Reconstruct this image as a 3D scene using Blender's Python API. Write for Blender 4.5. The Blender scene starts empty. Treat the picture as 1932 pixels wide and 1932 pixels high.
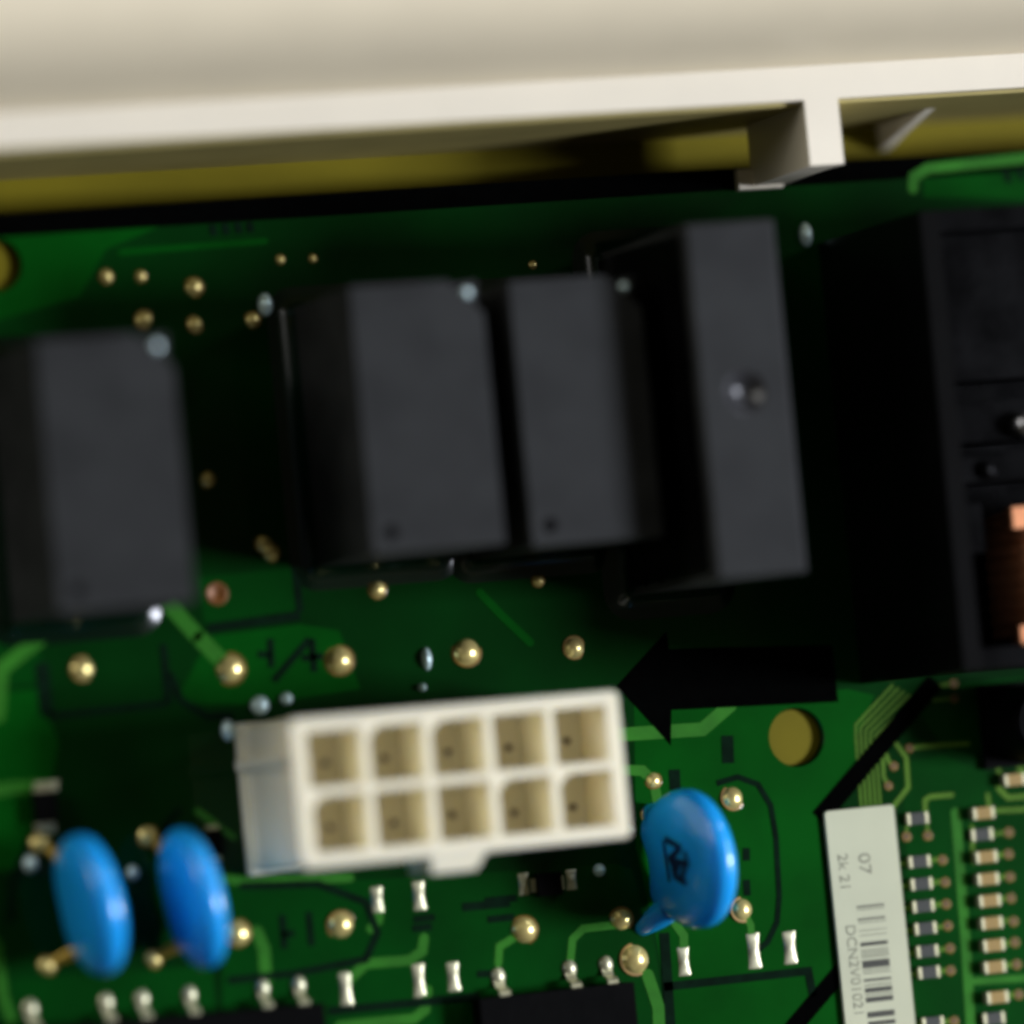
import bpy, bmesh, math, random
from mathutils import Vector, Matrix
random.seed(7)
U = 0.001                                   # all builder numbers are millimetres
sc = bpy.context.scene
COL = sc.collection

# ------------------------------------------------------------------ camera
THETA, PHI, ROLL = math.radians(18.0), math.radians(2.5), 0.080
DIST, LENS = 420.0, 223.0
TARGET = Vector((0.0, 0.0, 6.0))
cdir = Vector((-math.sin(THETA), -math.sin(PHI), math.cos(THETA) * math.cos(PHI))).normalized()
CPOS = TARGET + cdir * DIST
FWD = -cdir
R0 = (Vector((1, 0, 0)) - FWD * FWD.x).normalized()
U0 = R0.cross(FWD).normalized()
RIGHT = R0 * math.cos(ROLL) - U0 * math.sin(ROLL)
UPV = U0 * math.cos(ROLL) + R0 * math.sin(ROLL)
FPX = 1932.0 * LENS / 36.0
cam = bpy.data.cameras.new('camera'); cam.lens = LENS; cam.sensor_width = 36.0
cam.clip_start = 0.01; cam.clip_end = 20.0
cam.dof.use_dof = True; cam.dof.focus_distance = (DIST + 8.0) * U; cam.dof.aperture_fstop = 8.2
camo = bpy.data.objects.new('camera', cam); COL.objects.link(camo)
camo.matrix_world = Matrix(((RIGHT.x, UPV.x, cdir.x, CPOS.x * U), (RIGHT.y, UPV.y, cdir.y, CPOS.y * U),
                            (RIGHT.z, UPV.z, cdir.z, CPOS.z * U), (0, 0, 0, 1)))
sc.camera = camo

def P(vx, vy, z=0.0):
    """board position (mm) of a measured picture point lying at height z above the board"""
    d = FWD * FPX + RIGHT * (vx - 966.0) + UPV * (966.0 - vy)
    t = (z - CPOS.z) / d.z
    q = CPOS + d * t
    return (q.x, q.y)

# ------------------------------------------------------------------ world, lamps, exposure
w = bpy.data.worlds.new('World'); sc.world = w; w.use_nodes = True
bg = w.node_tree.nodes['Background']; bg.inputs[0].default_value = (1.0, 0.90, 0.62, 1); bg.inputs[1].default_value = 0.045

def lamp(name, direction, dist, size, power, color):
    l = bpy.data.lights.new(name, 'AREA'); l.shape = 'SQUARE'; l.size = size; l.energy = power; l.color = color
    o = bpy.data.objects.new(name, l); COL.objects.link(o)
    d = Vector(direction).normalized()
    o.location = d * dist
    o.rotation_euler = d.to_track_quat('Z', 'Y').to_euler()
    return o
lamp('key_lamp', (0.76, -0.13, 0.63), 1.00, 0.20, 11.5, (0.96, 1.0, 1.14))
lamp('second_lamp', (0.72, 0.24, 0.62), 1.00, 0.15, 1.3, (0.96, 1.0, 1.14))
lamp('side_lamp', (0.56, 0.66, 0.50), 1.00, 0.18, 1.2, (0.96, 1.0, 1.14))
lamp('left_lamp', (-0.82, 0.45, 0.33), 0.90, 0.50, 2.9, (1.0, 0.98, 0.94))
sc.view_settings.view_transform = 'Standard'; sc.view_settings.look = 'None'
sc.view_settings.exposure = 0.0; sc.view_settings.gamma = 1.0
sc.cycles.pixel_filter_type = 'BLACKMAN_HARRIS'; sc.cycles.filter_width = 3.5
sc.cycles.max_bounces = 10; sc.cycles.diffuse_bounces = 6; sc.cycles.glossy_bounces = 4
sc.cycles.use_denoising = True

# ------------------------------------------------------------------ materials
def mat(name, col, rough=0.5, metal=0.0, coat=0.0, coat_rough=0.1, var=0.0, vscale=300.0, bump=0.0, bscale=2500.0,
        rvar=0.0, spec=0.5, sss=0.0, sss_r=(1, .7, .4), trans=0.0, col2=None):
    m = bpy.data.materials.new(name); m.use_nodes = True
    nt = m.node_tree; b = nt.nodes['Principled BSDF']
    b.inputs['Base Color'].default_value = (*col, 1); b.inputs['Roughness'].default_value = rough
    b.inputs['Metallic'].default_value = metal; b.inputs['Specular IOR Level'].default_value = spec
    b.inputs['Coat Weight'].default_value = coat; b.inputs['Coat Roughness'].default_value = coat_rough
    if sss:
        b.inputs['Subsurface Weight'].default_value = sss
        b.inputs['Subsurface Radius'].default_value = sss_r; b.inputs['Subsurface Scale'].default_value = 0.0008
    if trans: b.inputs['Transmission Weight'].default_value = trans
    tc = nt.nodes.new('ShaderNodeTexCoord')
    if var or rvar:
        n = nt.nodes.new('ShaderNodeTexNoise'); n.inputs['Scale'].default_value = vscale; n.inputs['Detail'].default_value = 5
        nt.links.new(tc.outputs['Object'], n.inputs['Vector'])
        if var:
            r = nt.nodes.new('ShaderNodeValToRGB')
            c2 = col2 if col2 else tuple(c * (1 - var) for c in col)
            c1 = col if col2 else tuple(min(1, c * (1 + var)) for c in col)
            r.color_ramp.elements[0].color = (*c2, 1); r.color_ramp.elements[1].color = (*c1, 1)
            r.color_ramp.elements[0].position = 0.35; r.color_ramp.elements[1].position = 0.65
            nt.links.new(n.outputs['Fac'], r.inputs['Fac']); nt.links.new(r.outputs['Color'], b.inputs['Base Color'])
        if rvar:
            mr = nt.nodes.new('ShaderNodeMapRange'); mr.inputs['From Min'].default_value = 0.3; mr.inputs['From Max'].default_value = 0.7
            mr.inputs['To Min'].default_value = max(0.02, rough - rvar); mr.inputs['To Max'].default_value = rough + rvar
            nt.links.new(n.outputs['Fac'], mr.inputs['Value']); nt.links.new(mr.outputs['Result'], b.inputs['Roughness'])
    if bump:
        n2 = nt.nodes.new('ShaderNodeTexNoise'); n2.inputs['Scale'].default_value = bscale; n2.inputs['Detail'].default_value = 4
        nt.links.new(tc.outputs['Object'], n2.inputs['Vector'])
        bp = nt.nodes.new('ShaderNodeBump'); bp.inputs['Strength'].default_value = bump; bp.inputs['Distance'].default_value = 0.00005
        nt.links.new(n2.outputs['Fac'], bp.inputs['Height']); nt.links.new(bp.outputs['Normal'], b.inputs['Normal'])
    return m

M = {
 'mask': mat('green_solder_mask', (0.0003, 0.026, 0.0022), 0.30, coat=0.16, coat_rough=0.05, var=0.25, vscale=90, bump=0.10, bscale=500, spec=0.06),
 'pour_shading': mat('copper_area_shading', (0.0004, 0.062, 0.0030), 0.30, coat=0.16, coat_rough=0.05, var=0.22, vscale=110, bump=0.10, bscale=500, spec=0.06),
 'pour_shading_dim': mat('copper_area_shading_dim', (0.0004, 0.042, 0.0030), 0.30, coat=0.16, coat_rough=0.05, var=0.22, vscale=110, bump=0.10, bscale=500, spec=0.06),  # duller copper tone, partly painted shade
 'trace': mat('masked_copper_trace', (0.024, 0.158, 0.010), 0.5, coat=0.3, coat_rough=0.07, spec=0.1, var=0.15, vscale=400),
 'trace_y': mat('masked_thin_trace', (0.085, 0.185, 0.016), 0.5, coat=0.3, coat_rough=0.08, spec=0.1, var=0.15, vscale=400),
 'silk': mat('black_board_print', (0.0007, 0.0008, 0.0007), 0.85, var=0.2, vscale=900, spec=0.01),
 'silkline': mat('faded_board_print', (0.0012, 0.010, 0.0035), 0.7, var=0.3, vscale=900, spec=0.04),
 'solder': mat('golden_solder', (0.92, 0.72, 0.27), 0.27, metal=0.62, var=0.18, vscale=1800, bump=0.35, bscale=1800),
 'tin': mat('bright_tin', (0.64, 0.61, 0.38), 0.42, metal=0.7, var=0.15, vscale=1500, bump=0.3, bscale=1800),
 'tinpad': mat('tinned_pad', (0.60, 0.58, 0.38), 0.42, metal=0.7, var=0.2, vscale=1500, bump=0.4, bscale=1500),
 'via': mat('copper_via', (0.17, 0.095, 0.008), 0.42, metal=0.3, coat=0.4, var=0.25, vscale=1500),
 'viahole': mat('via_hole', (0.05, 0.02, 0.004), 0.5),
 'platedhole': mat('brown_plated_hole', (0.16, 0.055, 0.006), 0.45, metal=0.2, var=0.2, vscale=1200),
 'goldpad': mat('gold_plated_pad', (0.45, 0.30, 0.05), 0.35, metal=0.6, var=0.2, vscale=1200),
 'glint': mat('painted_glint', (0.74, 0.95, 0.95), 0.22, metal=0.35),  # pale cyan colour that stands in for a glint
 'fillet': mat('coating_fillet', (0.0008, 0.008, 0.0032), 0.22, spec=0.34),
 'relay': mat('black_moulded_plastic', (0.0205, 0.0216, 0.0212), 0.6, var=0.2, vscale=260, bump=0.3, bscale=4000, rvar=0.08, spec=0.15),
 'relay_dark': mat('black_mark', (0.0015, 0.0015, 0.0015), 0.7, spec=0.05),
 'black': mat('black_glossy_plastic', (0.0014, 0.0014, 0.0015), 0.30, var=0.2, vscale=300, bump=0.1, rvar=0.06, spec=0.08),
 'gloss': mat('black_polished_plastic', (0.0014, 0.0014, 0.0015), 0.22, var=0.2, vscale=300, bump=0.1, spec=0.3),
 'ic': mat('black_epoxy', (0.0016, 0.0016, 0.0015), 0.6, var=0.2, vscale=800, bump=0.3, spec=0.035),
 'ivory': mat('ivory_plastic', (0.83, 0.76, 0.60), 0.42, var=0.02, vscale=150, bump=0.10, bscale=3000),
 'lid': mat('cream_plastic', (0.845, 0.745, 0.525), 0.42, var=0.02, vscale=150, bump=0.10, bscale=3000),
 'nylon': mat('white_nylon', (0.855, 0.795, 0.60), 0.40, var=0.02, vscale=200, bump=0.08, sss=0.5, sss_r=(1.2, 1.05, .7)),
 'blue': mat('blue_epoxy', (0.010, 0.370, 0.86), 0.28, var=0.06, vscale=300, bump=0.12, bscale=700, coat=0.4, coat_rough=0.12, sss=0.6, sss_r=(.4, 1.2, 1.8)),
 'blueink': mat('dark_ink', (0.002, 0.010, 0.05), 0.4),
 'paper': mat('label_paper', (0.55, 0.56, 0.37), 0.6, var=0.03, vscale=250, bump=0.15),
 'ink': mat('grey_print', (0.24, 0.24, 0.16), 0.6, var=0.3, vscale=1500),
 'inkdark': mat('dark_print', (0.035, 0.035, 0.02), 0.6, var=0.3, vscale=1500),
 'ceramic': mat('tan_ceramic', (0.31, 0.195, 0.036), 0.45, var=0.1, vscale=900),
 'resistor': mat('resistor_glaze', (0.030, 0.033, 0.024), 0.40, var=0.2, vscale=900),
 'wall_shade': mat('olive_wall_shade', (0.40, 0.335, 0.12), 0.5, var=0.08, vscale=150, spec=0.2),  # olive that paints the dim inner side of the ivory wall
 'base': mat('mustard_plastic', (0.16, 0.13, 0.004), 0.5, var=0.05, vscale=150, spec=0.1),
 'dimple': mat('polished_dimple', (0.03, 0.03, 0.032), 0.28, spec=0.6),
 'copper': mat('copper_winding', (0.85, 0.36, 0.17), 0.36, metal=0.8, var=0.1, vscale=900),
 'steel': mat('steel', (0.6, 0.6, 0.62), 0.3, metal=1.0, var=0.1),
}

# ------------------------------------------------------------------ mesh helpers (mm in, metres out)
def link(name, me, m=None, parent=None, loc=None, smooth=False):
    o = bpy.data.objects.new(name, me); COL.objects.link(o)
    if m is not None and not me.materials: me.materials.append(M[m])
    if smooth:
        for p in me.polygons: p.use_smooth = True
    if loc is not None: o.location = Vector(loc) * U
    if parent is not None: o.parent = parent
    return o
def mesh(name, V, F):
    me = bpy.data.meshes.new(name); me.from_pydata([Vector(v) * U for v in V], [], F); me.update(); return me
def bm_mesh(name, bm, bevel=0.0, seg=2, angle=30):
    if bevel:
        es = [e for e in bm.edges if len(e.link_faces) == 2 and e.calc_face_angle(0) > math.radians(angle)]
        bmesh.ops.bevel(bm, geom=es, offset=bevel, segments=seg, affect='EDGES', profile=0.6, clamp_overlap=True)
    bmesh.ops.recalc_face_normals(bm, faces=bm.faces)
    bmesh.ops.scale(bm, vec=(U, U, U), verts=bm.verts)
    me = bpy.data.meshes.new(name); bm.to_mesh(me); bm.free()
    return me
def prism(name, poly, z0, z1, bevel=0.0, seg=2, taper=0.0):
    bm = bmesh.new()
    cx = sum(p[0] for p in poly) / len(poly); cy = sum(p[1] for p in poly) / len(poly)
    a = [bm.verts.new((x, y, z0)) for x, y in poly]
    b = [bm.verts.new((x + (cx - x) * taper, y + (cy - y) * taper, z1)) for x, y in poly]
    bm.faces.new(a[::-1]); bm.faces.new(b)
    n = len(poly)
    for i in range(n): bm.faces.new((a[i], a[(i + 1) % n], b[(i + 1) % n], b[i]))
    return bm_mesh(name, bm, bevel, seg)
def rect(x0, x1, y0, y1): return [(x0, y0), (x1, y0), (x1, y1), (x0, y1)]
def box(name, x0, x1, y0, y1, z0, z1, bevel=0.0, seg=2, taper=0.0):
    return prism(name, rect(x0, x1, y0, y1), z0, z1, bevel, seg, taper)
def lathe(name, prof, seg=20, sx=1.0, sy=1.0, jitter=0.0):
    """prof: (r, z) from the bottom to the top; r = 0 closes it"""
    V, F = [], []
    for r, z in prof:
        for k in range(seg):
            a = 2 * math.pi * k / seg
            V.append((r * math.cos(a) * sx, r * math.sin(a) * sy, z))
    for i in range(len(prof) - 1):
        for k in range(seg):
            k2 = (k + 1) % seg
            F.append((i * seg + k, i * seg + k2, (i + 1) * seg + k2, (i + 1) * seg + k))
    F.append(tuple(range(seg))[::-1]); n = (len(prof) - 1) * seg; F.append(tuple(range(n, n + seg)))
    return mesh(name, V, F)
def ribbon(name, pts, wid, z, h=0.03, cap=True):
    """a raised strip along a polyline, mitred, with round ends"""
    n = len(pts); L, Rr = [], []
    for i, p in enumerate(pts):
        p = Vector(p)
        d1 = (p - Vector(pts[i - 1])).normalized() if i else None
        d2 = (Vector(pts[i + 1]) - p).normalized() if i < n - 1 else None
        if d1 is None: d1 = d2
        if d2 is None: d2 = d1
        t = (d1 + d2).normalized(); nn = Vector((-t.y, t.x)); k = 1.0 / max(0.5, nn.dot(Vector((-d1.y, d1.x))))
        L.append(p + nn * wid * 0.5 * k); Rr.append(p - nn * wid * 0.5 * k)
    poly = []
    def capfan(c, d):
        out = []
        a0 = math.atan2(d.y, d.x) - math.pi / 2
        for j in range(1, 6): out.append(Vector(c) + Vector((math.cos(a0 + math.pi * j / 6), math.sin(a0 + math.pi * j / 6))) * wid * 0.5)
        return out
    poly += Rr
    if cap: poly += capfan(pts[-1], (Vector(pts[-1]) - Vector(pts[-2])).normalized())
    poly += L[::-1]
    if cap: poly += capfan(pts[0], (Vector(pts[0]) - Vector(pts[1])).normalized())
    return prism(name, [(q.x, q.y) for q in poly], z, z + h)
def empty(name, label, cat, loc=(0, 0, 0), rotz=0.0, group=None):
    o = bpy.data.objects.new(name, None); COL.objects.link(o); o.empty_display_size = 0.002
    o.location = Vector(loc) * U; o.rotation_euler = (0, 0, rotz)
    o['label'] = label; o['category'] = cat
    if group: o['group'] = group
    return o
def copy_tree(o, parent=None):
    c = o.copy(); COL.objects.link(c)
    if parent is not None: c.parent = parent
    for ch in list(o.children): copy_tree(ch, c)
    return c
def text_mesh(s, size, name):
    cu = bpy.data.curves.new(name, 'FONT'); cu.body = s; cu.size = size * U; cu.extrude = 0.00001
    t = bpy.data.objects.new(name, cu); COL.objects.link(t)
    dg = bpy.context.evaluated_depsgraph_get(); dg.update()
    me = bpy.data.meshes.new_from_object(t.evaluated_get(dg))
    bpy.data.objects.remove(t); bpy.data.curves.remove(cu)
    me.materials.clear(); return me
def holed_plate(name, outer, holes, z0, z1):
    """a flat plate with real openings"""
    cu = bpy.data.curves.new(name, 'CURVE'); cu.dimensions = '2D'; cu.fill_mode = 'BOTH'; cu.extrude = (z1 - z0) * 0.5 * U
    for loop in [outer] + holes:
        s = cu.splines.new('POLY'); s.points.add(len(loop) - 1); s.use_cyclic_u = True
        for p, q in zip(s.points, loop): p.co = (q[0] * U, q[1] * U, 0, 1)
    t = bpy.data.objects.new(name, cu); COL.objects.link(t)
    dg = bpy.context.evaluated_depsgraph_get(); dg.update()
    me = bpy.data.meshes.new_from_object(t.evaluated_get(dg))
    bpy.data.objects.remove(t); bpy.data.curves.remove(cu); me.materials.clear()
    bm = bmesh.new(); bm.from_mesh(me); bmesh.ops.remove_doubles(bm, verts=bm.verts, dist=1e-7)
    bmesh.ops.translate(bm, verts=bm.verts, vec=(0, 0, (z0 + z1) * 0.5 * U)); bm.to_mesh(me); bm.free()
    return me
def circle(c, r, n=40): return [(c[0] + r * math.cos(2 * math.pi * k / n), c[1] + r * math.sin(2 * math.pi * k / n)) for k in range(n)]

# ------------------------------------------------------------------ the case
RIM_Z = 12.0
yr_in = P(966, 222, RIM_Z)[1]; yr_out = P(966, 156, RIM_Z)[1]
board_top = P(966, 360, 0)[1]            # far edge of the green board
X0, X1, YB = -62.0, 62.0, -58.0
case = empty('plastic_case', 'ivory plastic case with white rim and clip rib along the top of the photo', 'case')
link('wall', box('wall', X0, X1, yr_in, yr_out, -9.0, RIM_Z, 0.35, 3), 'ivory', case)
# flange beyond the rim: a shallow trough that rises away from the rim
prof = []
for k in range(41):
    t = (k / 40.0) ** 1.5
    prof.append((yr_out - 0.05 + 30 * t, RIM_Z - 0.25 + 9.0 * (1 - (1 - t) ** 11.0)))
V, F = [], []
for (y, z) in prof: V += [(X0, y, z), (X1, y, z)]
nt_ = len(prof)
for (y, z) in prof: V += [(X0, y, z - 2.0), (X1, y, z - 2.0)]
for k in range(nt_ - 1):
    a = 2 * k; F.append((a, a + 1, a + 3, a + 2)); b = 2 * nt_ + a; F.append((b + 2, b + 3, b + 1, b))
a = 2 * (nt_ - 1); F.append((a, a + 1, 2 * nt_ + a + 1, 2 * nt_ + a)); F.append((1, 0, 2 * nt_, 2 * nt_ + 1))
F.append(tuple([2 * k for k in range(nt_)]) + tuple([2 * nt_ + 2 * k for k in range(nt_)][::-1]))
F.append(tuple([2 * k + 1 for k in range(nt_)][::-1]) + tuple([2 * nt_ + 2 * k + 1 for k in range(nt_)]))
fl = link('lid', mesh('lid', V, F), 'lid', case, smooth=True)
fl.data.set_sharp_from_angle(angle=math.radians(25))
link('wall_shade_plate', box('wall_shade_plate', X0, X1, yr_in - 0.25, yr_in - 0.01, -5.0, RIM_Z - 0.9, 0.1, 1), 'wall_shade', case)  # added plate, its olive colour stands in for shade on the wall
link('case_floor', box('case_floor', X0, X1, YB - 2, yr_in - 0.01, -7.5, -5.01), 'base', case)
for hc in (P(1503, 1391, 0), P(-8, 500, 0)):
    link('boss', lathe('boss', [(3.2, -5.2), (2.9, -1.9), (2.7, -1.62), (1.95, -1.62), (1.9, -0.6), (0.2, -0.6)], 28), 'base', case, (hc[0], hc[1], 0))
# clip rib (a T with the rim)
rx0 = P(1524, 260, RIM_Z)[0]; rx1 = P(1588, 260, RIM_Z)[0]; ry = P(1560, 311, RIM_Z)[1]
link('rib', box('rib', rx0, rx1, ry, yr_in + 0.9, 0.6, RIM_Z + 0.004, 0.30, 3), 'ivory', case)
link('rib_foot', box('rib_foot', rx0 - 1.0, rx1 - 0.2, ry - 0.2, ry + 1.2, 0.08, 0.8, 0.2), 'ivory', case)

gx = P(1742, 205, 4)[0]
V = [(gx + dx, y, z) for dx in (0, 0.7) for (y, z) in ((yr_in - .26, 4.5), (yr_in - .26, -4.9), (yr_in - 2.0, -4.9), (yr_in - 1.4, -2.0))]
link('gusset', mesh('gusset', V, [(0, 1, 2, 3), (7, 6, 5, 4), (0, 3, 7, 4), (3, 2, 6, 7), (2, 1, 5, 6), (1, 0, 4, 5)]), 'ivory', case)
# ------------------------------------------------------------------ the board
board = empty('circuit_board', 'green printed circuit board carrying relays, connector and blue capacitors', 'circuit board')
hole_a = P(1503, 1391, 0); hole_b = P(-8, 500, 0); hole_c = P(409, 1120, 0)
link('substrate', holed_plate('substrate', rect(X0 + 4, X1 - 4, YB, board_top),
     [circle(hole_a, 2.0), circle(hole_b, 1.75), circle(hole_c, 0.78, 24)], -1.6, 0.0), 'mask', board)
bx0 = board_top
link('edge_border', box('edge_border', X0 + 4, X1 - 4, board_top - 0.9, board_top + 0.6, -1.7, 0.02, 0.05, 1), 'silk', board)

def trace(pts, wpx, m='trace', z=0.004, h=0.035, name='trace', cap=True):
    q = [P(x, y) for x, y in pts]
    return link(name, ribbon(name, q, wpx / 28.2, z - 0.01, h + 0.01, cap), m, board)
def zq(ox, oy, s, pts): return [((ox + u / s) * .966, (oy + v / s) * .966) for u, v in pts]
for pts, wd in [
    ([(1722, 356), (1724, 334), (1750, 318), (1960, 296)], 21),
    ([(318, 1140), (368, 1196)], 30), ([(378, 1206), (433, 1262)], 30),
    ([(75, 1205), (2, 1262), (-4, 1350)], 27), ([(-30, 1495), (20, 1487), (90, 1482)], 24),
    ([(1140, 1388), (1325, 1376), (1378, 1330)], 26), ([(1150, 1452), (1212, 1454), (1234, 1476), (1240, 1510)], 20),
    ([(426, 1658), (470, 1664), (660, 1656)], 17), ([(484, 1758), (498, 1790), (502, 1850)], 23),
    ([(716, 1705), (714, 1735), (700, 1752)], 18), ([(800, 1770), (796, 1795), (772, 1812), (690, 1818), (660, 1846), (652, 1862)], 19),
    ([(806, 1868), (802, 1905), (780, 1922), (640, 1936)], 19), 
    ([(1076, 1812), (1080, 1772), (1100, 1752), (1170, 1744)], 15), ([(940, 1818), (942, 1786), (978, 1764)], 15),
    ([(1272, 1740), (1290, 1765), (1290, 1810)], 17), ([(-6, 1780), (6, 1880), (22, 1925)], 17),
    ([(1400, 1716), (1416, 1745), (1420, 1790)], 14), ([(372, 1530), (440, 1580)], 12), ([(88, 1540), (85, 1580)], 16),
    ([(1222, 1840), (1242, 1900), (1244, 1960)], 24),
]: trace(pts, wd)
trace([(228, 476), (500, 455)], 12, 'pour_shading'); trace([(905, 1118), (945, 1160), (1000, 1212)], 16, 'pour_shading')  # darker green here stands in for shade on these tracks
# thick green lines bottom right
trace(zq(1600, 1600, 4.83, [(1287, -60), (1345, 700), (1384, 1200), (1432, 2000)]), 20)
trace(zq(1600, 1600, 4.83, [(1440, 1530), (2100, 1490)]), 14, z=0.001)
# thin bus and loose ends round the label
for i in range(5):
    trace(zq(1600, 1250, 4.83, [(690 + 52 * i, 430 + 30 * i), (345 + 46 * i, 800 + 24 * i), (345 + 46 * i, 920 + 24 * i), (400 + 46 * i, 1620)]), 4.6, 'trace_y')
for pts, wd in [
    ([(730, 985), (820, 1110), (838, 1390), (700, 1570)], 9), ([(630, 1080), (655, 1150), (700, 1190)], 8), ([(600, 1130), (606, 1290), (650, 1375)], 8),
    ([(850, 1020), (1000, 1000), (1400, 978)], 10), ([(1000, 1660), (996, 1510), (1050, 1478), (1250, 1462)], 9),
    ([(1080, 440), (1240, 412)], 7), ([(1080, 570), (1240, 552)], 7), ([(1655, 1150), (1700, 1250)], 9), ([(1588, 1460), (1600, 1560)], 8),
    ([(1650, 1612), (2000, 1596)], 9), ([(1690, 1400), (1780, 1490), (2000, 1470)], 10), ([(1650, 1830), (1760, 1815)], 8),
    ([(835, 1720), (820, 1800)], 7), ([(1015, 1720), (1020, 1800)], 7), ([(1440, 1760), (1450, 2100)], 8),
    ([(1880, 1160), (1932, 1300)], 14),
]: trace(zq(1600, 1250, 4.83, pts), wd, 'trace_y')

# copper areas under the green lacquer, their tones partly painted light and shade
def pour_shading(pts, m='pour_shading', hole=None):
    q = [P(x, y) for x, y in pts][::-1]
    me = holed_plate('copper_shading_area', q, [circle(*hole)], -0.01, 0.012) if hole else prism('copper_shading_area', q, -0.01, 0.012)
    link('copper_shading_area', me, m, board)
pour_shading([(1196, 1330), (1420, 1316), (1600, 1300), (1650, 1312), (1612, 1400), (1618, 1470), (1540, 1532), (1600, 1975), (1268, 1975), (1240, 1780), (1200, 1600)], 'pour_shading', (hole_a, 2.02))
pour_shading([(420, 1668), (700, 1660), (1160, 1630), (1192, 1640), (1236, 1790), (1262, 1975), (420, 1975)], 'pour_shading_dim')
pour_shading([(-60, 1310), (70, 1300), (110, 1400), (96, 1480), (60, 1560), (30, 1640), (-60, 1650)])
pour_shading([(-60, 436), (330, 416), (200, 470), (150, 560), (-60, 620)], 'pour_shading', (hole_b, 1.77))
pour_shading([(372, 1090), (556, 1072), (564, 1150), (386, 1176)], 'pour_shading_dim', (hole_c, 0.80, 24)); pour_shading([(396, 1200), (566, 1178), (640, 1190), (680, 1300), (480, 1330), (330, 1326)])
pour_shading([(1702, 1440), (1780, 1425), (1940, 1490), (2000, 1975), (1724, 1975)], 'pour_shading_dim'); pour_shading([(1742, 338), (1960, 318), (1960, 376), (1742, 372)])
pour_shading([(-60, 1200), (60, 1205), (80, 1250), (70, 1290), (-60, 1300)], 'pour_shading_dim'); pour_shading([(20, 1850), (400, 1820), (412, 1975), (30, 1975)], 'pour_shading_dim')
pour_shading([(1700, 1300), (1960, 1275), (1960, 1420), (1790, 1420)], 'pour_shading_dim')
# vias
via_me = lathe('via', [(0.34, -0.01), (0.34, 0.045), (0.30, 0.058), (0.15, 0.058)], 18)
viah_me = lathe('via_hole', [(0.16, 0.0), (0.16, 0.06)], 12)
def via(vx, vy, s=1.0):
    x, y = P(vx, vy)
    o = link('via', via_me, 'via', board, (x, y, 0)); o.scale = (s, s, 1)
    h = link('via_hole', viah_me, 'viahole', o, (0, 0, 0))
for u, v in [(820, 165), (1020, 155), (1160, 385), (1185, 595), (1195, 800), (1210, 1005), (1230, 1218), (1235, 1428), (1270, 1905),
             (1785, 125), (1782, 330), (1795, 545), (1805, 745), (1830, 965), (1842, 1162), (1860, 1370), (1880, 1655)]:
    x, y = zq(1600, 1600, 4.83, [(u, v)])[0]; via(x, y)
for u, v in [(1265, 412), (1270, 552), (700, 1190), (650, 1375), (850, 1020)]:
    x, y = zq(1600, 1250, 4.83, [(u, v)])[0]; via(x, y, 0.9)

link('plated_hole', lathe('plated_hole', [(0.78, -0.3), (0.78, 0.02), (0.66, 0.03), (0.35, -0.10), (0.05, -0.14)], 24), 'platedhole', board, (hole_c[0], hole_c[1], 0), smooth=True)
# solder joints: fillet, dome and clipped pin, each a little different
JOINTS = [(365, 543, 18, 0), (265, 522, 11, 0), (200, 522, 13, 0), (390, 905, 15, 0), (498, 1026, 18, 0), (510, 1044, 17, 0), (712, 1112, 17, 0),
          (1015, 1095, 13, 0), (155, 1262, 22, 1), (433, 1262, 29, 1), (640, 1246, 27, 1), (880, 1230, 27, 1), (1083, 1222, 21, 1),
          (1382, 1505, 23, 1), (1400, 1716, 23, 1), (1198, 1810, 29, 1), (988, 1755, 26, 1), (643, 1746, 26, 1), (447, 1760, 25, 1),
          (1172, 1735, 23, 1), (88, 1822, 17, 0), (288, 1810, 17, 0), (272, 604, 18, 0), (368, 612, 16, 0), (476, 604, 15, 0), (632, 1020, 14, 0),
          (528, 490, 9, 0), (590, 488, 8, 0), (1005, 500, 8, 0), (75, 1592, 20, 0), (278, 1577, 20, 0), (1225, 1540, 18, 0),
          (1232, 1472, 16, 0)]
for (vx, vy, rp, big) in JOINTS:
    x, y = P(vx, vy); r = rp / 31.0; k = random.uniform(0.85, 1.15)
    me = lathe('solder_joint', [(r * 1.08, -0.01), (r, 0.04), (r * 0.90, 0.06 + 0.14 * r * k), (r * 0.76, 0.08 + 0.28 * r * k), (r * 0.60, 0.08 + 0.38 * r * k),
               (r * 0.42, 0.08 + 0.46 * r * k), (r * 0.26, 0.08 + 0.51 * r * k), (r * 0.12, 0.08 + 0.53 * r * k), (r * 0.03, 0.08 + 0.535 * r * k)], 20, random.uniform(.94, 1.06), random.uniform(.94, 1.06))
    o = link('solder_joint', me, 'solder', board, (x, y, 0), smooth=True)
    o.rotation_euler = (random.uniform(-.12, .12), random.uniform(-.12, .12), random.uniform(0, 6))
    link('pad_ring', lathe('pad_ring', [(r * 1.22, -0.01), (r * 1.22, 0.03), (r * 1.16, 0.04), (r * .9, 0.04)], 20), 'via', o, (0, 0, 0))

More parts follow.
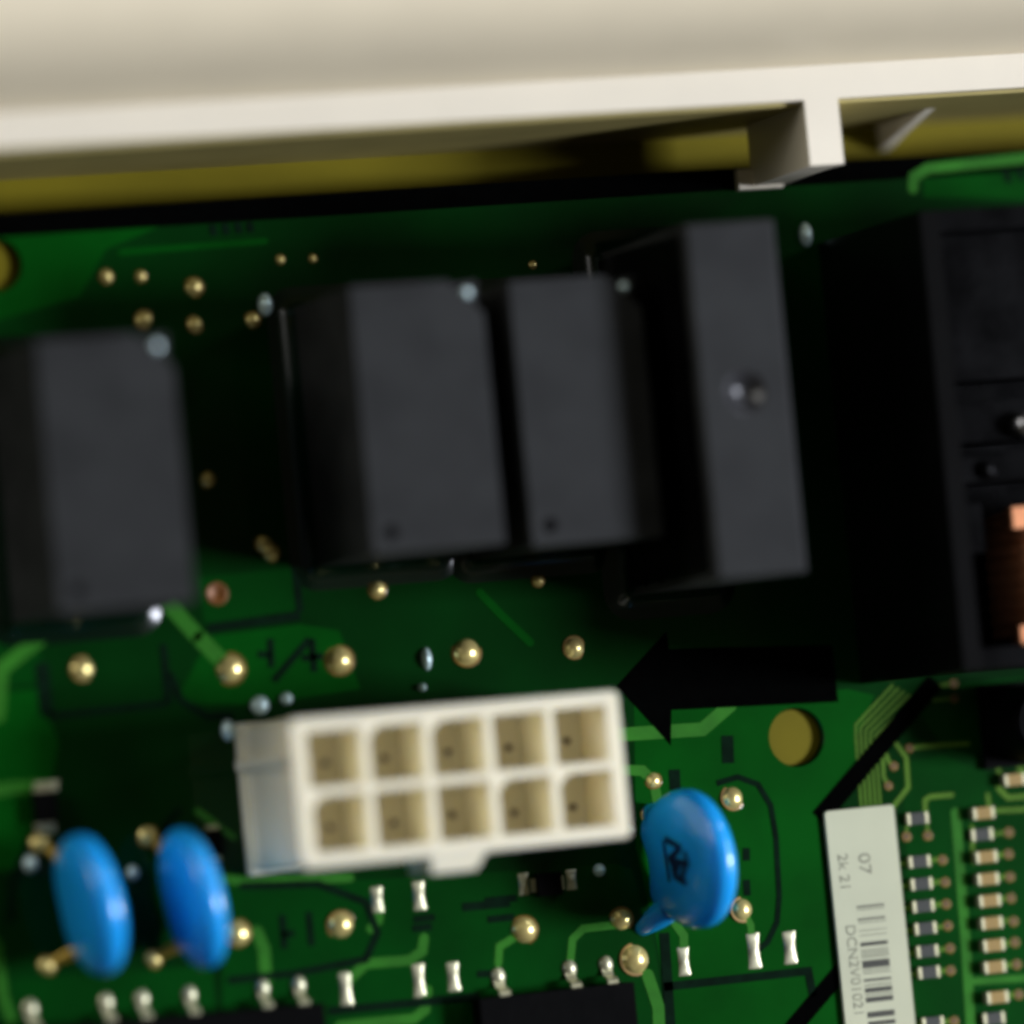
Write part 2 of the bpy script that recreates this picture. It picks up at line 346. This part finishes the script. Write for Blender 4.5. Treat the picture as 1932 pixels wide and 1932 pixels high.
# bare tinned pads with a waisted solder bead
def pad(vx, vy, wx, wy, m='tinpad', rot=0.0, h=0.16):
    x, y = P(vx, vy); a, b = wx / 54.6, wy / 57.0
    V, F, nx, ny = [], [], 8, 12
    for j in range(ny + 1):
        for i in range(nx + 1):
            s, t = i / nx * 2 - 1, j / ny * 2 - 1
            ww = a * (1 - 0.22 * (1 - t * t))
            zz = h * max(0, (1 - s * s)) ** .6 * max(0, (1 - t ** 4)) ** .6 * (0.65 + 0.35 * math.cos(t * 5.0))
            V.append((s * ww, t * b, 0.03 + zz if abs(s) < 1 and abs(t) < 1 else -0.01))
    for j in range(ny):
        for i in range(nx):
            c = j * (nx + 1) + i; F.append((c, c + 1, c + nx + 2, c + nx + 1))
    o = link('solder_pad', mesh('solder_pad', V, F), m, board, (x, y, 0), smooth=True); o.rotation_euler = (0, 0, rot)
for p in [(652, 1866, 27, 66), (790, 1850, 27, 66), (855, 1843, 27, 58), (1290, 1814, 27, 58), (1422, 1794, 30, 72), (1490, 1788, 30, 66),
          (711, 1698, 26, 52), (790, 1690, 27, 58), (1078, 1660, 24, 40), (988, 1668, 24, 44)]: pad(*p)
pad(85, 1484, 56, 20, h=.08); pad(85, 1562, 46, 20, h=.08)
x, y = zq(1600, 1250, 4.83, [(1630, 1080)])[0]; pad(x, y, 40, 18, 'goldpad', math.radians(-38), 0.06)

# added beads whose pale cyan colour stands in for glints on the board
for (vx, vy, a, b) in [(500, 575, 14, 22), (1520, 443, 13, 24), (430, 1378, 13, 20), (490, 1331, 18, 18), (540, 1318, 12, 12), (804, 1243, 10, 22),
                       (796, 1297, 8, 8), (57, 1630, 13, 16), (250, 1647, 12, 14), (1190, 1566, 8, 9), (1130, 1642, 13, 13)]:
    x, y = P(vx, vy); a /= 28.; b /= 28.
    me = lathe('glint_bead', [(1.0, -0.02), (0.96, 0.12), (0.80, 0.33), (0.55, 0.50), (0.28, 0.59), (0.04, 0.62)], 18, a, b)
    link('glint_bead', me, 'glint', board, (x, y, 0), smooth=True)

# ---- black print on the board
def zprint(name, polyV, z=0.045):
    return link(name, prism(name, [P(x, y) for x, y in polyV], 0.0, z), 'silk', board)
arrow = [(1624, 1260), (1637, 1371), (1311, 1387), (1310, 1456), (1205, 1340), (1301, 1234), (1306, 1268)]
zprint('printed_arrow', [(x * .966, y * .966) for x, y in arrow][::-1])
def pline(pts, wd, name='printed_line', z=0.004): trace(pts, wd, 'silk' if name == 'printed_bar' else 'silkline', z, 0.045, name, cap=False)
pline([(1765, 1285), (1545, 1545)], 36, 'printed_bar'); pline([(1640, 1770), (1470, 1970)], 34, 'printed_bar')
pline([(392, 1186), (566, 1162)], 16); pline([(566, 1154), (556, 1060)], 14)
arc = [(1352, 1478), (1392, 1466), (1430, 1480), (1454, 1520), (1464, 1580), (1470, 1690), (1466, 1740), (1448, 1778), (1420, 1800)]
pline(arc, 11, 'printed_outline')
pline([(1252, 1862), (1525, 1832), (1534, 1880)], 16, 'printed_outline'); pline([(1253, 1760), (1268, 1980)], 20)
pline([(1372, 1388), (1374, 1440)], 24); pline([(1272, 1452), (1274, 1490)], 22)
pline([(78, 1250), (88, 1350)], 26); pline([(88, 1352), (312, 1328)], 14); pline([(318, 1330), (308, 1215)], 14)
ell = [(350 + 105 * math.cos(a), 1270 + 95 * math.sin(a)) for a in [2.2 + 0.28 * k for k in range(12)]]
pline([(440, 1350), (390, 1352), (340, 1320), (320, 1270)], 14, 'printed_outline')
pline([(300, 1640), (310, 1560), (340, 1525)], 12, 'printed_outline'); pline([(18, 1740), (24, 1660), (58, 1590)], 14, 'printed_outline')
pline([(452, 1672), (600, 1668), (690, 1702), (712, 1760), (690, 1810), (560, 1836), (430, 1850)], 14, 'printed_outline')
pline([(620, 1908), (905, 1880)], 16); pline([(872, 1712), (962, 1703)], 16)
pline([(1408, 1600), (1408, 1624)], 14); pline([(1408, 1660), (1410, 1690)], 14)
# lettering on the board, drawn in strokes
for st in [[(510, 1205), (512, 1260)], [(486, 1234), (511, 1236)], [(516, 1285), (584, 1206)], [(588, 1205), (593, 1268)], [(570, 1242), (610, 1238)],
           [(532, 1726), (537, 1790)], [(582, 1720), (588, 1785)], [(532, 1764), (556, 1760)],
           [(400, 424), (404, 444)], [(424, 422), (428, 442)], [(448, 420), (452, 440)], [(470, 419), (474, 438)],
           [(1895, 318), (1905, 345)], [(1920, 316), (1930, 340)],
           [(915, 1700), (975, 1694)], [(920, 1735), (970, 1730)], [(900, 1838), (950, 1835)], [(780, 1735), (820, 1730)], [(778, 1752), (815, 1748)]]:
    pline(st, 13, 'printed_letter', 0.006)

# ------------------------------------------------------------------ relays
def rounded_loop(hx, hy, r, off, n=6):
    out = []
    for cx, cy, a0 in ((hx - r, hy - r, 0), (-hx + r, hy - r, 90), (-hx + r, -hy + r, 180), (hx - r, -hy + r, 270)):
        for k in range(n + 1):
            a = math.radians(a0 + 90 * k / n); out.append((cx + (r + off) * math.cos(a), cy + (r + off) * math.sin(a)))
    return out
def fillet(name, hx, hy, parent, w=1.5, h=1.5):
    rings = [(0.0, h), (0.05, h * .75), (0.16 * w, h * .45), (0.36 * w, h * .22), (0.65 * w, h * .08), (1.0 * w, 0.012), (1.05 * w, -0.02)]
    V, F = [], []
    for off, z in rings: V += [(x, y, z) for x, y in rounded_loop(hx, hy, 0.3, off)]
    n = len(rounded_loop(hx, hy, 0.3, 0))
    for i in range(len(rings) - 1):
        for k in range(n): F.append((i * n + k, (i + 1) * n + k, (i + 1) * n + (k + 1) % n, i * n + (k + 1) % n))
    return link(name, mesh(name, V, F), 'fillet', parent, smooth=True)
RW, RL, RH = 8.9, 17.3, 14.6
def make_relay():
    e = empty('relay', '', 'relay')
    hx, hy, c = RW / 2, RL / 2, 2.3
    link('housing', prism('housing', [(-hx, -hy), (hx, -hy), (hx, hy - c), (hx - c, hy), (-hx, hy)], 0.02, RH, 0.28, 3), 'relay', e)
    link('corner_post', prism('corner_post', [(hx - c + .35, hy - .25), (hx - .25, hy - c + .35), (hx - .02, hy - .05)], 0.02, RH - 0.9, 0.12), 'relay', e)
    link('vent_nib', lathe('vent_nib', [(0.36, RH - 0.95), (0.34, RH - 0.60), (0.26, RH - 0.42), (0.12, RH - 0.34), (0.03, RH - 0.32)], 16), 'glint', e,
         (hx - 0.85, hy - 0.85, 0), smooth=True)  # nib coloured pale to paint its glint
    link('polarity_mark', lathe('polarity_mark', [(0.50, RH - 0.02), (0.50, RH + 0.006)], 20), 'relay_dark', e, (-hx + 1.25, -hy + 1.3, 0))
    fillet('coating_fillet', hx, hy, e)
    return e
r0 = make_relay()
for i, (vx, vy, lab) in enumerate([
    (218, 889, 'small black relay standing alone at the left edge of the board'),
    (807, 784, 'small black relay with a fully lit grey top, left of the close pair'),
    (1106, 772, 'small black relay with half its top in shadow, next to the tall narrow relay')]):
    o = r0 if i == 0 else copy_tree(r0)
    x, y = P(vx, vy, RH); o.location = Vector((x, y, 0)) * U
    o['label'] = lab; o['group'] = 'three small black relays'
# tall narrow relay
TW, TL_, TH = 6.2, 23.2, 18.5
e = empty('relay', 'tall narrow black relay with one round dimple in its grey top', 'relay')
x, y = P(1408, 752, TH); e.location = Vector((x, y, 0)) * U
def dimpled_top():
    hx, hy = TW / 2, TL_ / 2
    V, F = [], []
    N = 24; rings = [(0.0, -1.2), (0.4, -1.2), (0.80, -1.1), (1.12, -0.7), (1.34, -0.30), (1.45, 0.0)]
    cy = 0.45
    for r, dz in rings[1:]:
        for k in range(N):
            a = 2 * math.pi * k / N; V.append((r * math.cos(a), cy + r * math.sin(a), TH + dz))
    V.append((0, cy, TH - 1.2)); c = len(V) - 1
    for k in range(N): F.append((c, k, (k + 1) % N))
    for i in range(len(rings) - 2):
        for k in range(N): F.append((i * N + k, (i + 1) * N + k, (i + 1) * N + (k + 1) % N, i * N + (k + 1) % N))
    base = len(V); b = 0.22
    def rp(k, ex, ey):
        a = 2 * math.pi * k / N; cx_, sy_ = math.cos(a), math.sin(a); t = max(abs(cx_), abs(sy_))
        return (cx_ / t * ex, sy_ / t * ey)
    loops = [(hx - b, hy - b, TH), (hx - b * .3, hy - b * .3, TH - b * .3), (hx, hy, TH - b), (hx, hy, 0.02)]
    for ex, ey, z in loops:
        for k in range(N):
            px, py = rp(k, ex, ey); V.append((px, py, z))
    o0 = (len(rings) - 2) * N
    for k in range(N): F.append((o0 + k, base + k, base + (k + 1) % N, o0 + (k + 1) % N))
    for i in range(3):
        for k in range(N): F.append((base + i * N + k, base + (i + 1) * N + k, base + (i + 1) * N + (k + 1) % N, base + i * N + (k + 1) % N))
    return mesh('housing', V, F)
h = link('housing', dimpled_top(), 'relay', e)
dm = lathe('dimple', [(1.46, TH + .002), (1.32, TH - .06), (1.05, TH - .34), (0.75, TH - .64), (0.4, TH - .86), (0.03, TH - .92)], 28)
for p in dm.polygons:
    if len(p.vertices) > 4 and p.center.z > (TH - .05) * U: dimp_lid = p.index
bm = bmesh.new(); bm.from_mesh(dm); bm.faces.ensure_lookup_table(); bmesh.ops.delete(bm, geom=[bm.faces[dimp_lid]], context='FACES_ONLY'); bm.to_mesh(dm); bm.free()
link('dimple', dm, 'dimple', e, (0, 0.45, 0), smooth=True)
link('side_seam', box('side_seam', -TW / 2 - .16, -TW / 2 + .02, -TL_ / 2 + .5, TL_ / 2 - .5, 0.5, TH - 1.1, 0.06), 'black', e)
fillet('coating_fillet', TW / 2, TL_ / 2, e, 1.6, 1.9)

# ------------------------------------------------------------------ large open-frame coil relay at the right
BH = 19.0
bx, by = P(1752, 398, BH); bx2, by2 = P(1802, 1268, BH)
BL = by - by2; bxm = (bx + bx2) / 2
e = empty('power_relay', 'large black open-frame relay with a copper coil, cut by the right frame edge', 'relay', (bxm, by2, 0))
link('side_wall', box('side_wall', 0, 1.3, 0, BL, 0.02, BH, 0.22, 3), 'gloss', e)
link('base', box('base', 1.31, 22, 0.3, BL - .3, 0.02, 9.0, 0.2), 'black', e)
link('end_wall', box('end_wall', 1.31, 22, 0.0, 1.4, 9.01, BH - 1.0, 0.25), 'black', e)
link('end_wall', box('end_wall', 1.31, 22, BL - 1.4, BL, 9.01, BH - 0.3, 0.25), 'black', e)
for (yv, wy, zt, xe) in [(748, 0.9, 17.8, 3.2), (800, 2.6, 16.2, 9.0), (888, 1.7, 17.2, 9.0), (1000, 3.2, 16.6, 2.0)]:
    yy = P(1800, yv, zt)[1] - by2
    link('cross_bar', box('cross_bar', 1.31, 1.31 + xe, yy - wy / 2, yy + wy / 2, 9.01, zt, 0.25), 'black', e)
link('upper_plate', box('upper_plate', 1.31, 22, P(1800, 720, 15)[1] - by2, BL - 1.41, 9.01, 15.0, 0.3), 'black', e)
px_, py_ = P(1864, 886, 17.6)
link('rivet', lathe('rivet', [(0.65, 17.19), (0.62, 17.5), (0.35, 17.75), (0.10, 17.8)], 14), 'black', e, (px_ - bxm, py_ - by2, 0), smooth=True)
px_, py_ = P(1940, 800, 17.5)
link('contact_rivet', lathe('contact_rivet', [(0.9, 16.1), (0.86, 16.9), (0.6, 17.4), (0.2, 17.6)], 18), 'steel', e, (px_ - bxm, py_ - by2, 0), smooth=True)
# copper winding: flat turns round an upright former seen from above
cx0, cy0 = P(1904, 962, 16.0); _, cy1 = P(1915, 1212, 16.0)
prof = []; nturn = 9; Lc = cy0 - cy1
V, F = [], []; SEG = 20
ring = 0
for k in range(nturn * 6 + 1):
    t = k / (nturn * 6); yv = cy1 + Lc * t - by2
    rr = 4.2 + 0.13 * abs(math.sin(math.pi * t * nturn)) - (0.9 * (1 - min(1, t / .04)) + 0.9 * (1 - min(1, (1 - t) / .04)))
    for s in range(SEG):
        a = 2 * math.pi * s / SEG; V.append((cx0 - bxm + 4.1 + rr * math.cos(a), yv, 12.2 + rr * math.sin(a)))
for k in range(nturn * 6):
    for s in range(SEG): F.append((k * SEG + s, (k + 1) * SEG + s, (k + 1) * SEG + (s + 1) % SEG, k * SEG + (s + 1) % SEG))
link('copper_coil', mesh('copper_coil', V, F), 'copper', e, smooth=True)
for (va, vb, vc, vd) in [(1905, 958, 1975, 992), (1921, 1182, 1985, 1216)]:
    (ax, ay), (bx_, by_) = P(va, vb, 16.6), P(vc, vd, 16.6)
    link('winding_end', box('winding_end', ax - bxm, bx_ - bxm, by_ - by2, ay - by2, 15.4, 17.0, 0.45, 3), 'copper', e)
# round capacitor in the right corner
CH = 6.0; x, y = P(1985, 1360, CH)
e = empty('capacitor', 'round black can capacitor below the large relay at the right frame edge', 'capacitor', (x, y, 0))
link('can', lathe('can', [(2.55, 0.02), (2.65, 0.3), (2.65, CH - .3), (2.4, CH), (0.3, CH + .01)], 36), 'ic', e, smooth=False)
link('base_plate', box('base_plate', -2.9, 2.9, -2.9, 2.9, 0.02, 0.5, 0.3), 'ic', e)

# ------------------------------------------------------------------ white 2x5 connector
CW, CL, CHT = 22.3, 9.6, 12.8
corn = [(449 + 305 / 2.415 + 1, 1300 + 255 / 2.415), (450 + 1820 / 2.415, 1300 + 115 / 2.415), (450 + 1870 / 2.415, 1300 + 825 / 2.415), (450 + 345 / 2.415, 1300 + 945 / 2.415)]
cc = [P(a * .966, b * .966, CHT) for a, b in corn]
cx, cy = sum(c[0] for c in cc) / 4, sum(c[1] for c in cc) / 4
e = empty('connector', 'white ten-way power connector with two rows of square openings', 'connector', (cx, cy, 0))
cells, CS = [], 3.64
cham = {(0, 1), (0, 2), (1, 0), (1, 3), (1, 4)}
for row in range(2):
    for c in range(5):
        ox, oy = (c - 2) * 4.2, (0.5 - row) * 4.2; h = CS / 2
        if (row, c) in cham: cells.append([(ox - h, oy - h), (ox + h, oy - h), (ox + h, oy + h), (ox - h + .75, oy + h), (ox - h, oy + h - .75)])
        else: cells.append(rect(ox - h, ox + h, oy - h, oy + h))
hx, hy, cr = CW / 2, CL / 2, 0.45
outer = rounded_loop(hx, hy, cr, 0, 4)
ho = link('housing', holed_plate('housing', outer, cells, 3.0, CHT), 'nylon', e)
bv = ho.modifiers.new('edge', 'BEVEL'); bv.width = 0.09 * U; bv.segments = 2; bv.limit_method = 'ANGLE'; bv.angle_limit = math.radians(50)
link('base_block', prism('base_block', rounded_loop(hx, hy, cr, -0.004, 4), 0.02, 7.0), 'nylon', e)
link('side_rib', box('side_rib', -hx - .38, -hx + .02, 1.9, 2.6, 0.02, CHT - .5, 0.1), 'nylon', e)
link('front_foot', box('front_foot', -hx - .25, -hx + 3.0, -hy - .2, hy + .2, 0.02, 1.2, 0.15), 'nylon', e)
# latch ramp on the front
zt = CHT - 0.5
lt = [P(812, 1600, zt), P(918, 1590, zt), P(898, 1640, zt), P(820, 1648, zt)]
xl, xr = lt[0][0] - cx, lt[1][0] - cx; yb = lt[2][1] - cy
link('latch_ramp', prism('latch_ramp', [(xl, -hy + .02), (xl, yb), (xr - .9, yb), (xr, -hy + .02)][::-1][::-1], 7.0, zt, 0.12), 'nylon', e)
hole_me = lathe('contact', [(0.24, 6.9), (0.24, 7.10), (0.14, 7.14)], 12)
for row in range(2):
    for c in range(5):
        link('contact', hole_me, 'viahole', e, ((c - 2) * 4.2 + 0.95 + random.uniform(-.1, .1), (0.5 - row) * 4.2 - 0.32 + random.uniform(-.15, .15), 0))

# ------------------------------------------------------------------ blue disc capacitors
def disc_cap(vx, vy, dia, thick, lean, yaw, label, leads, marked=None, run=1.1):
    zc = dia / 2 + 1.1
    x, y = P(vx, vy, zc)
    e = empty('disc_capacitor', label, 'capacitor', (x, y, 0), 0, 'blue disc capacitors')
    Rm = Matrix.Rotation(yaw, 3, 'Z') @ Matrix.Rotation(lean, 3, 'Y')
    R, T = dia / 2, thick / 2
    V, F = [], []; NR, NS = 16, 40
    for i in range(NR + 1):
        a = math.pi * i / NR
        xx = -T * math.copysign(abs(math.cos(a)) ** 0.75, math.cos(a)); rr = R * math.sin(a) ** 0.62 if 0 < i < NR else 0.01
        for k in range(NS):
            b = 2 * math.pi * k / NS; yy, zz = rr * math.cos(b), rr * math.sin(b)
            if rr > R * .2 and zz < 0:                      # coating runs down over the two leads
                g = sum(math.exp(-((yy - s * R * .62) / (R * .40)) ** 2) for s in (-1, 1))
                zz -= g * run * (rr / R) ** 2 * (-zz / max(rr, .01))
            v = Rm @ Vector((xx, yy, zz)); V.append((v.x, v.y, v.z + zc))
    for i in range(NR):
        for k in range(NS): F.append((i * NS + k, i * NS + (k + 1) % NS, (i + 1) * NS + (k + 1) % NS, (i + 1) * NS + k))
    link('body', mesh('body', V, F), 'blue', e, smooth=True)
    for s, (lx, ly) in zip((1, -1), leads):
        top = Rm @ Vector((0, s * R * .62, -R * (.72 if marked else .95))); gx, gy = P(lx, ly)
        a = Vector((top.x, top.y, top.z + zc)); b = Vector((gx - x, gy - y, 0.0))
        V, F = [], []; N = 12; pts = [a, a.lerp(b, .55), b.lerp(a, .12), b]
        pts[1].z = max(pts[1].z, a.z * .35)
        rad = [1.05, 0.85, 0.62, 0.50] if marked else [0.55, 0.34, 0.28, 0.28]
        for p, r in zip(pts, rad):
            for k in range(N): V.append((p.x + r * math.cos(2 * math.pi * k / N), p.y + r * math.sin(2 * math.pi * k / N), p.z))
        for i in range(3):
            for k in range(N): F.append((i * N + k, i * N + (k + 1) % N, (i + 1) * N + (k + 1) % N, (i + 1) * N + k))
        link('lead', mesh('lead', V, F), 'blue' if marked else 'goldpad', e, smooth=True)
    if marked:
        for (p, q, wd) in marked:
            V, F = [], []
            p, q = Vector(p), Vector(q); d = (q - p).normalized(); n = Vector((-d.y, d.x)) * wd * 0.75
            NN = 8
            for j in range(NN + 1):
                c = p.lerp(q, j / NN)
                for sgn in (-1, 1):
                    c2 = c + n * sgn; rr = min(0.999, c2.length / R)
                    aa = math.asin(rr ** (1 / 0.62)); xx = -T * abs(math.cos(aa)) ** 0.75 - 0.03
                    v = Rm @ Vector((xx, c2.x, c2.y)); V.append((v.x, v.y, v.z + zc))
            for j in range(NN): F.append((2 * j, 2 * j + 1, 2 * j + 3, 2 * j + 2))
            link('printed_mark', mesh('printed_mark', V, F), 'blueink', e)
    return e
disc_cap(172, 1706, 9.3, 2.7, math.radians(2), math.radians(7), 'leftmost blue disc capacitor, seen nearly edge on', [(86, 1592), (88, 1822)])
disc_cap(365, 1694, 9.3, 2.5, math.radians(1), math.radians(7), 'blue disc capacitor, second from the left, beside the white connector', [(290, 1580), (288, 1810)])
LOGO = [((1.6, -1.0), (.9, .9), .28), ((.9, .9), (.2, -.9), .28), ((.6, 1.3), (-.4, 1.5), .3), ((.2, -.9), (-.2, 1.2), .3), ((-.2, 1.2), (-1.4, .2), .34),
        ((-.2, .3), (-.9, -.6), .34), ((-.9, -.6), (-1.5, .9), .3), ((1.5, -1.2), (-1.3, -1.3), .24), ((.4, -.4), (-1.0, -.3), .5)]
disc_cap(1307, 1620, 9.4, 2.6, math.radians(11), math.radians(4), 'blue disc capacitor with dark printed marks at the right end of the white connector', [(1226, 1532), (1212, 1752)], LOGO, 2.0)

# ------------------------------------------------------------------ barcode label
tl, tr = P(1556, 1531, 0.4), P(1686, 1518, 0.4)
LWID = math.hypot(tr[0] - tl[0], tr[1] - tl[1])
e = empty('barcode_label', 'cream barcode label strip stuck on the board at the lower right', 'label', (tl[0], tl[1], 0), math.atan2(tr[1] - tl[1], tr[0] - tl[0]))
link('paper', prism('paper', [(a + LWID / 2, b - 12) for a, b in rounded_loop(LWID / 2, 12, 0.25, 0)], 0.05, 0.40, 0.04, 1), 'paper', e)
def label_text(s, sx, ty, cap, length, m='ink'):
    me = text_mesh(s, cap / 0.7, 'printed_text')
    xs = [v.co.x for v in me.vertices]; ys = [v.co.y for v in me.vertices]
    w0, h0 = (max(xs) - min(xs)), (max(ys) - min(ys))
    o = link('printed_text', me, m, e, (sx - cap / 2, -ty, 0.412)); o.rotation_euler = (0, 0, -math.pi / 2)
    o.scale = (length * U / w0, cap * U / h0, 1)
label_text('07', 2.55, 3.05, 0.85, 1.45); label_text('2k 21', 0.98, 2.95, 0.72, 2.3); label_text('DCN2V01021', 1.05, 7.8, 0.70, 6.0)
def bars(name, lst, m):
    V, F = [], []
    for t, wd in lst:
        n = len(V)
        for z in (0.398, 0.408):
            V += [(1.62, -t, z), (3.62, -t, z), (3.62, -t - wd, z), (1.62, -t - wd, z)]
        F += [(n + 4, n + 7, n + 6, n + 5), (n, n + 1, n + 5, n + 4), (n + 1, n + 2, n + 6, n + 5), (n + 2, n + 3, n + 7, n + 6), (n + 3, n, n + 4, n + 7)]
    link(name, mesh(name, V, F), m, e)
bars('barcode', [(6.62, .12), (6.86, .05), (7.48, .12), (7.74, .05), (8.3, .04), (8.62, .04), (9.12, .26), (9.62, .06), (9.78, .06), (9.94, .06), (10.10, .06), (10.36, .52), (11.0, .06), (11.2, .05), (11.62, .16),
                 (12.0, .06), (12.22, .32), (12.66, .06), (12.86, .34), (13.85, .4), (14.5, .3), (15.2, .2), (16, .4), (16.8, .2)], 'inkdark')

# ------------------------------------------------------------------ small chip parts
def chip_proto(name, m, cat, L=1.55, W=0.80, H=0.55):
    e = empty(name, '', cat)
    link('body', box('body', -L / 2 + .22, L / 2 - .22, -W / 2, W / 2, 0.05, H, 0.05, 1), m, e)
    for s in (-1, 1):
        t = link('terminal', box('terminal', -0.105, 0.105, -W / 2 + .01, W / 2 - .01, 0.02, H + .015, 0.06, 2), 'tin', e, (s * (L / 2 - .12), 0, 0))
    return e
res0 = chip_proto('chip_resistor', 'resistor', 'resistor', H=0.45); cap0 = chip_proto('chip_capacitor', 'ceramic', 'capacitor', H=0.8)
first = {'chip_resistor': True, 'chip_capacitor': True}
def chip(proto, vx, vy, label, group, rz=0.0):
    nm = proto.name
    o = proto if first[nm] else copy_tree(proto); first[nm] = False
    x, y = P(vx, vy, 0.4); o.location = Vector((x, y, 0)) * U; o.rotation_euler = (0, 0, rz)
    o['label'] = label; o['group'] = group
    return o
ORD = ['first', 'second', 'third', 'fourth', 'fifth', 'sixth', 'seventh', 'eighth', 'ninth']
RP = [zq(1600, 1250, 4.83, [(930, 1683)])[0]] + zq(1600, 1600, 4.83, [(948, 400), (968, 610), (984, 820), (1005, 1030), (1022, 1245), (1038, 1445), (1075, 1922)])
for i, (vx, vy) in enumerate(RP):
    chip(res0, vx, vy, 'black chip resistor, %s from top in column beside barcode label' % ORD[i], 'black chip resistors by the label')
    if i: trace([(vx - 34, vy + 4), (vx - 14, vy + 2)], 9, 'trace_y'); trace([(vx + 14, vy - 1), (vx + 40, vy - 5)], 9, 'trace_y')
CP = zq(1600, 1250, 4.83, [(1830, 1320), (1535, 1635)]) + zq(1600, 1600, 4.83, [(1562, 357), (1577, 565), (1595, 770), (1612, 980), (1632, 1190), (1642, 1395), (1667, 1680)])
for i, (vx, vy) in enumerate(CP):
    chip(cap0, vx, vy, ('tan chip capacitor, %s from the top at the right frame edge' % ORD[i]) if i < 2 else
         'tan chip capacitor, %s from top in column right of thick green line' % ORD[i - 2], 'tan chip capacitors')
    if i > 1: trace([(vx + 16, vy - 2), (vx + 42, vy - 6)], 9, 'trace_y')
(vx, vy), (wx_, wy_) = zq(1600, 1600, 4.83, [(1538, 145), (1650, 1880)])
chip(res0, vx, vy, 'black chip resistor just above the column of tan chip capacitors', 'black chip resistors among the tan ones')
chip(res0, wx_, wy_, 'black chip resistor below the last tan chip capacitor at the bottom frame edge', 'black chip resistors among the tan ones')
# other small parts
e = empty('chip_diode', 'small black chip part standing upright in line with the leftmost blue capacitor', 'diode', (*P(85, 1523, 0.5), 0))
link('body', box('body', -.72, .72, -1.05, 1.05, 0.05, 1.0, .12), 'ic', e)
for s in (-1, 1): link('terminal', box('terminal', -.6, .6, -.16, .16, 0.04, .4, .06), 'tin', e, (0, s * 1.15, 0))
e = empty('chip_diode', 'small black chip part under the latch of the white connector', 'diode', (*P(1035, 1668, 0.5), 0))
link('body', box('body', -.85, .85, -.75, .75, 0.05, 0.9, .12), 'ic', e)
for s in (-1, 1): link('terminal', box('terminal', -.16, .16, -.45, .45, 0.04, .35, .06), 'tin', e, (s * .98, 0, 0))
e = empty('chip_diode', 'small black chip part between the second blue capacitor and the white connector', 'diode', (*P(405, 1590, 0.5), 0))
link('body', box('body', -.5, .5, -.9, .9, 0.05, 0.9, .12), 'ic', e)
for s in (-1, 1): link('terminal', box('terminal', -.4, .4, -.16, .16, 0.04, .35, .06), 'tin', e, (0, s * 1.0, 0))

# gull-wing chips along the bottom
def lead_mesh():
    V, F = [], []
    prof = [(1.55, 0.03), (0.85, 0.05), (0.55, 0.25), (0.40, 0.95), (0.20, 1.12), (-0.35, 1.12)]
    th = 0.16; hw = 0.36
    for (y, z) in prof:
        V += [(-hw, y, z), (hw, y, z), (hw, y - .0, z + th), (-hw, y - .0, z + th)]
    for i in range(len(prof) - 1):
        for k in range(4): F.append((i * 4 + k, i * 4 + (k + 1) % 4, (i + 1) * 4 + (k + 1) % 4, (i + 1) * 4 + k))
    F.append((0, 1, 2, 3)[::-1]); n = 4 * (len(prof) - 1); F.append((n, n + 1, n + 2, n + 3))
    return mesh('lead', V, F)
lead_me = lead_mesh()
foot_me = lathe('solder_foot', [(1.0, 0.0), (0.95, 0.10), (0.7, 0.24), (0.4, 0.32), (0.05, 0.34)], 14, 0.52, 0.62)
def gull_chip(label, vx0, vx1, vyl, vyr, pins):
    a, b = P(vx0, vyl, 1.9), P(vx1, vyr, 1.9)
    e = empty('integrated_circuit', label, 'chip', (a[0], a[1], 0), math.atan2(b[1] - a[1], b[0] - a[0]))
    L = math.hypot(b[0] - a[0], b[1] - a[1]); ang = math.atan2(b[1] - a[1], b[0] - a[0])
    link('body', box('body', 0, L, -7.5, 0, 0.15, 1.9, 0.15, 2), 'ic', e)
    for (vx, vy) in pins:
        q = Vector(P(vx, vy, 1.1)) - Vector(a); s = q.x * math.cos(ang) + q.y * math.sin(ang)
        l = link('lead', lead_me, 'tin', e, (s, 0.02, 0))
        link('solder_foot', foot_me, 'tinpad', l, (0, 1.3, 0), smooth=True)
    return e
gull_chip('black surface-mount chip at the bottom left under the two blue capacitors', 20, 612, 1946, 1893, [(66, 1930), (210, 1924), (278, 1920), (368, 1912), (506, 1900), (574, 1892)])
gull_chip('black surface-mount chip at the bottom centre under the white connector', 905, 1196, 1885, 1853, [(951, 1865), (1086, 1850), (1155, 1844)])
